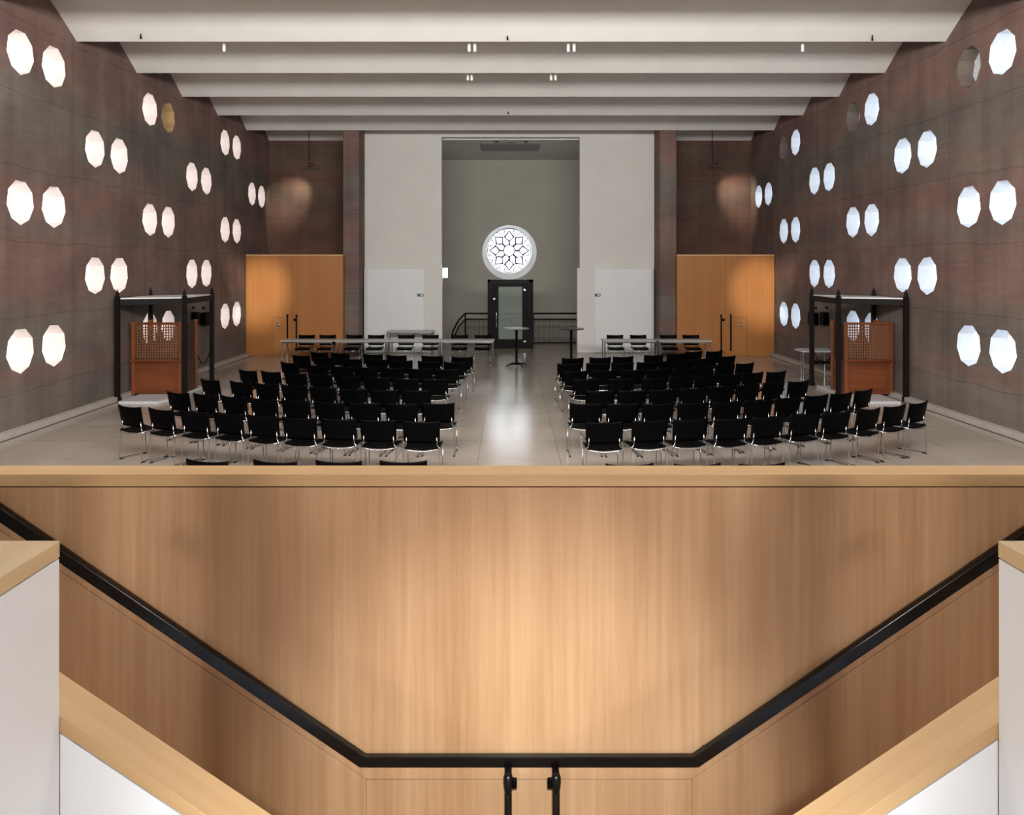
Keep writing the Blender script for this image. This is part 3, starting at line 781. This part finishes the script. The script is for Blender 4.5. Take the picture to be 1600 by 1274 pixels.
# long tables at the front, chairs behind them facing the audience
def make_table():
    t = empty('conference_table', (0, 0, 0))
    b = NB(); box(b, -.745, .745, -.32, .32, .715, .745); finish('tabletop', b, 'table_white', parent=t, bevel=.004)
    b = NB(); box(b, -.70, .70, -.27, -.245, .67, .715); box(b, -.70, .70, .245, .27, .67, .715); finish('apron', b, 'chrome', parent=t)
    for x in (-.70, .70):
        for y in (-.26, .26):
            b = NB(); tube(b, [(x, y, .012), (x, y, .715)], .018, 8); lg = finish('leg', b, 'chrome', parent=t)
            b = NB(); lathe(b, [(.024, 0), (.024, .015), (.018, .02)], x, y, 8); finish('foot', b, 'black_rubber', parent=lg)
    return t
YT = 22.6
table0 = make_table(); tf = True
for side, xs in (('left', (481, 565, 648, 731)), ('right', (983, 1069))):
    for k, px in enumerate(xs):
        t = table0 if tf else copy_tree(table0); tf = False
        t.location = (PX(px, YT), YT+.15, 0)
        n = ordn[len(xs)-1-k] if side == 'left' else ordn[k]
        tag(t, 'pale narrow table before the '+side+' chair block, '+n+' from the aisle', 'table', 'row tables at the far end')
for side, xs in (('left', (475.5, 510, 551, 586, 633, 672, 718, 754)), ('right', (962, 999.5, 1046, 1082))):
    for k, px in enumerate(xs):
        n = ordn[len(xs)-1-k] if side == 'left' else ordn[k]
        Yc = 23.45; place(PX(px, Yc), Yc, math.pi+rnd.uniform(-.06, .06), 'black chair facing us behind the '+side+' tables, '+n+' from the aisle', 'black chairs behind the tables')
t = copy_tree(table0); t.location = (PX(641, 25.5), 25.55, .03); t.scale = (1.0, 1, 1.0)
tag(t, 'small pale table standing against the left low white wall', 'table')
# dark little table by the right wall
t = empty('side_table', (PX(1272, 20.1), 20.1, 0)); tag(t, 'white side table with thin chrome legs by the right wall behind the canopy', 'table')
b = NB(); prism_z(b, [(-.42, -.35), (.45, -.35), (.45, .40), (-.25, .40), (-.42, .2)], .70, .73); finish('tabletop', b, 'plinth_grey', parent=t, bevel=.004)
for x, y in ((-.38, -.3), (.4, -.3), (-.2, .34), (.4, .34)):
    b = NB(); tube(b, [(x, y, 0), (x, y, .70)], .014, 6); finish('leg', b, 'chrome', parent=t)
b = NB(); box(b, -.05, .42, -.2, .2, .40, .44); finish('lower_shelf', b, 'black_plastic', parent=t, bevel=.01)

# bistro tables
def bistro(px, Y, topmat, lab):
    t = empty('bistro_table', (PX(px, Y), Y, 0)); tag(t, lab, 'table', 'round standing tables')
    b = NB(); lathe(b, [(.33, 1.06), (.36, 1.07), (.36, 1.09), (.352, 1.095)], 0, 0, 36); finish('tabletop', b, topmat, parent=t)
    b = NB(); lathe(b, [(.045, .05), (.042, .12), (.036, .14), (.036, 1.0), (.08, 1.05), (.12, 1.062)], 0, 0, 16); finish('column', b, 'black_metal', parent=t, smooth=True)
    for k in range(4):
        a = math.pi/4*.7+k*math.pi/2; c, s = math.cos(a), math.sin(a)
        b = NB(); tube(b, [(.03*c, .03*s, .085), (.15*c, .15*s, .08), (.28*c, .28*s, .055), (.33*c, .33*s, .016)], [.024, .022, .02, .016], 8)
        finish('foot', b, 'black_metal', parent=t, smooth=True)
plain('bistro_light', (.30, .31, .30), .2, var=.05)
plain('bistro_dark', (.03, .03, .032), .25, var=.05)
bistro(807, 22.6, 'bistro_light', 'round standing table with pale top in the middle of the aisle')
bistro(892.5, 22.4, 'bistro_dark', 'round standing table with dark top behind the right block')

# ------------------------------------------------------------------ iron canopies with carved wooden booths
def canopy(sgn):
    side = 'left' if sgn < 0 else 'right'
    # footprint corners (outer front, inner front, outer back, inner back)
    if sgn < 0: P = [(PX(183.5, 16.7), 16.7), (PX(288.3, 17.2), 17.2), (PX(235.3, 18.5), 18.5), (PX(331, 19.2), 19.2)]
    else: P = [(PX(1415.5, 16.7), 16.7), (PX(1310, 17.2), 17.2), (PX(1365, 18.2), 18.2), (PX(1268.3, 19.0), 19.0)]
    cx = sum(p[0] for p in P)/4; cy = sum(p[1] for p in P)/4
    t = empty('iron_canopy', (cx, cy, 0)); tag(t, 'black iron four-post canopy with white top at the '+side+' wall', 'canopy', 'iron canopies at the side walls')
    Q = [(x-cx, y-cy) for x, y in P]
    H = 2.17
    for x, y in Q:
        b = NB(); box(b, x-.045, x+.045, y-.045, y+.045, .0, H); box(b, x-.06, x+.06, y-.06, y+.06, .0, .10)
        po = finish('post', b, 'iron_dark', parent=t, bevel=.006)
        b = NB(); lathe(b, [(.05, H), (.055, H+.02), (.03, H+.04), (.042, H+.07), (.02, H+.12), (.001, H+.18)], x, y, 10); finish('finial', b, 'iron_dark', parent=po, smooth=True)
    for i, j in ((0, 1), (1, 3), (3, 2), (2, 0)):
        a, c = Vector((*Q[i], 0)), Vector((*Q[j], 0)); d = (c-a).normalized(); n = Vector((-d.y, d.x, 0))*.025
        b = NB(); A = [a+d*.05+n, a+d*.05-n, c-d*.05-n, c-d*.05+n]; prism_z(b, [(v.x, v.y) for v in A], H-.16, H-.04); finish('beam', b, 'iron_dark', parent=t)
    b = NB(); k = .97; prism_z(b, [(Q[i][0]*k, Q[i][1]*k) for i in (0, 1, 3, 2)], H-.035, H-.015); finish('canopy_top', b, 'white_metal', parent=t)['label'] = 'white top panel'
    # plinth
    pl = NB()
    ox = -7.98 if sgn < 0 else 8.02
    ix = P[1][0]+.07*sgn
    pts = [(ox+sgn*0, 16.35), (ox-sgn*.80, 16.35), (ix, 16.75), (ix, 18.6), (ox, 18.2)]
    prism_z(pl, pts, 0, .06); p = finish('display_plinth', pl, 'plinth_grey', bevel=.006); tag(p, 'low pale grey plinth under the '+side+' iron canopy', 'plinth')
    # wooden booth
    YC0 = 17.25; YC1 = 18.15 if sgn < 0 else 18.02
    if sgn < 0: x0, x1 = PX(205, YC0), PX(283.5, YC0)
    else: x0, x1 = PX(1320, YC0), PX(1395.5, YC0)
    inner = x1 if sgn < 0 else x0; outr = x0 if sgn < 0 else x1
    m = empty('carved_booth', ((x0+x1)/2, (YC0+YC1)/2, .06)); tag(m, 'carved reddish wooden booth with lattice upper panels under the '+side+' canopy', 'booth', 'carved wooden booths')
    ox_, oy_ = m.location.x, m.location.y
    A0, A1 = x0-ox_, x1-ox_; B0, B1 = YC0-oy_, YC1-oy_
    top = 1.56; mid = .70; st = .07
    for x in (A0, A1-st):
        for y in (B0, B1-st):
            b = NB(); box(b, x, x+st, y, y+st, 0, top); box(b, x-.008, x+st+.008, y-.008, y+st+.008, top-.05, top); finish('stile', b, 'walnut_upright', parent=m, bevel=.004)
    b = NB(); box(b, A0+st, A1-st, B0+.02, B0+.05, .0, mid)
    box(b, A0+st+.06, A1-st-.06, B0+.005, B0+.02, .08, mid-.08)
    finish('front_panel', b, 'walnut', parent=m, bevel=.004)
    b = NB(); box(b, A0-.02, A1+.03, B0-.03, B0+.08, mid, mid+.05); box(b, A0+st, A1-st, B0+.01, B0+.06, top-.06, top-.01); finish('rail', b, 'walnut', parent=m, bevel=.004)
    # lattice front
    b = NB(); xa, xb = A0+st, A1-st
    ncol = 17
    for k in range(1, ncol): x = xa+(xb-xa)*k/ncol; box(b, x-.012, x+.012, B0+.025, B0+.040, mid+.05, top-.06)
    nr = 13
    for k in range(1, nr): z = mid+.05+(top-.11-mid)*k/nr; box(b, xa, xb, B0+.030, B0+.046, z-.011, z+.011)
    if sgn > 0: box(b, xa+(xb-xa)*.56, xb, B0+.046, B0+.06, mid+.05, top-.06)
    finish('front_lattice', b, 'walnut_lattice', parent=m)
    # back board, lower part and dark inner side
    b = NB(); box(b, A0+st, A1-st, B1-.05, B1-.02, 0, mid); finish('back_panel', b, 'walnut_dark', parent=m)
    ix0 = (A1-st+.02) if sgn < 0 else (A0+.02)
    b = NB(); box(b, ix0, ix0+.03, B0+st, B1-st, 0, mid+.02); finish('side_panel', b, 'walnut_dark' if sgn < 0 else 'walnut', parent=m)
    b = NB()
    for k in range(1, 14): y = B0+st+(B1-B0-2*st)*k/14; box(b, ix0+.005, ix0+.02, y-.012, y+.004, mid+.02, top-.02)
    for k in range(1, 15): z = mid+.02+(top-mid)*k/15.5; box(b, ix0+.02, ix0+.032, B0+st, B1-st, z-.007, z+.007)
    finish('side_lattice', b, 'walnut_dark', parent=m)
    b = NB(); box(b, A0+st, A1-st, B0+.25, B1-.08, .40, .45); finish('bench', b, 'walnut_dark', parent=m)
    # rope from the booth to the inner back post
    a = Vector((inner, YC1-.02, .06+mid+.03)); c = Vector((P[3][0], P[3][1], .95))
    pts = [a.lerp(c, k/10)-Vector((0, 0, .30*math.sin(math.pi*k/10))) for k in range(11)]
    b = NB(); tube(b, pts, .014, 6); tag(finish('barrier_rope', b, 'iron_dark', smooth=True), 'dark sagging rope between the '+side+' booth and its rear canopy post', 'rope')
    # black wall boxes
    Xw = LX if sgn < 0 else RX
    for q, (pc, w_) in enumerate(((300.5, .16), (317, .34)) if sgn < 0 else ((1293, .2), (1275.5, .3))):
        Yw = abs(Xw)*F/abs(pc-VX)
        t2 = empty('wall_speaker', (Xw, Yw, PZ(498, Yw))); tag(t2, 'small black box on the %s wall beyond the canopy, %s of the pair' % (side, ('nearer', 'farther')[q]), 'speaker', 'black boxes on the side walls')
        s = -sgn
        b = NB(); xx = sorted((s*.02, s*.16)); box(b, xx[0], xx[1], -w_*.7, w_*.7, -.17, .17); finish('body', b, 'black_plastic', parent=t2, bevel=.01)
        b = NB(); xx = sorted((0, s*.04)); box(b, xx[0], xx[1], -.05, .05, -.05, .05); finish('bracket', b, 'black_metal', parent=t2)
        b = NB(); xx = sorted((0, s*.05)); box(b, xx[0], xx[1], -.04, .04, .26, .32); finish('hook', b, 'black_metal', parent=t2)
canopy(-1); canopy(1)
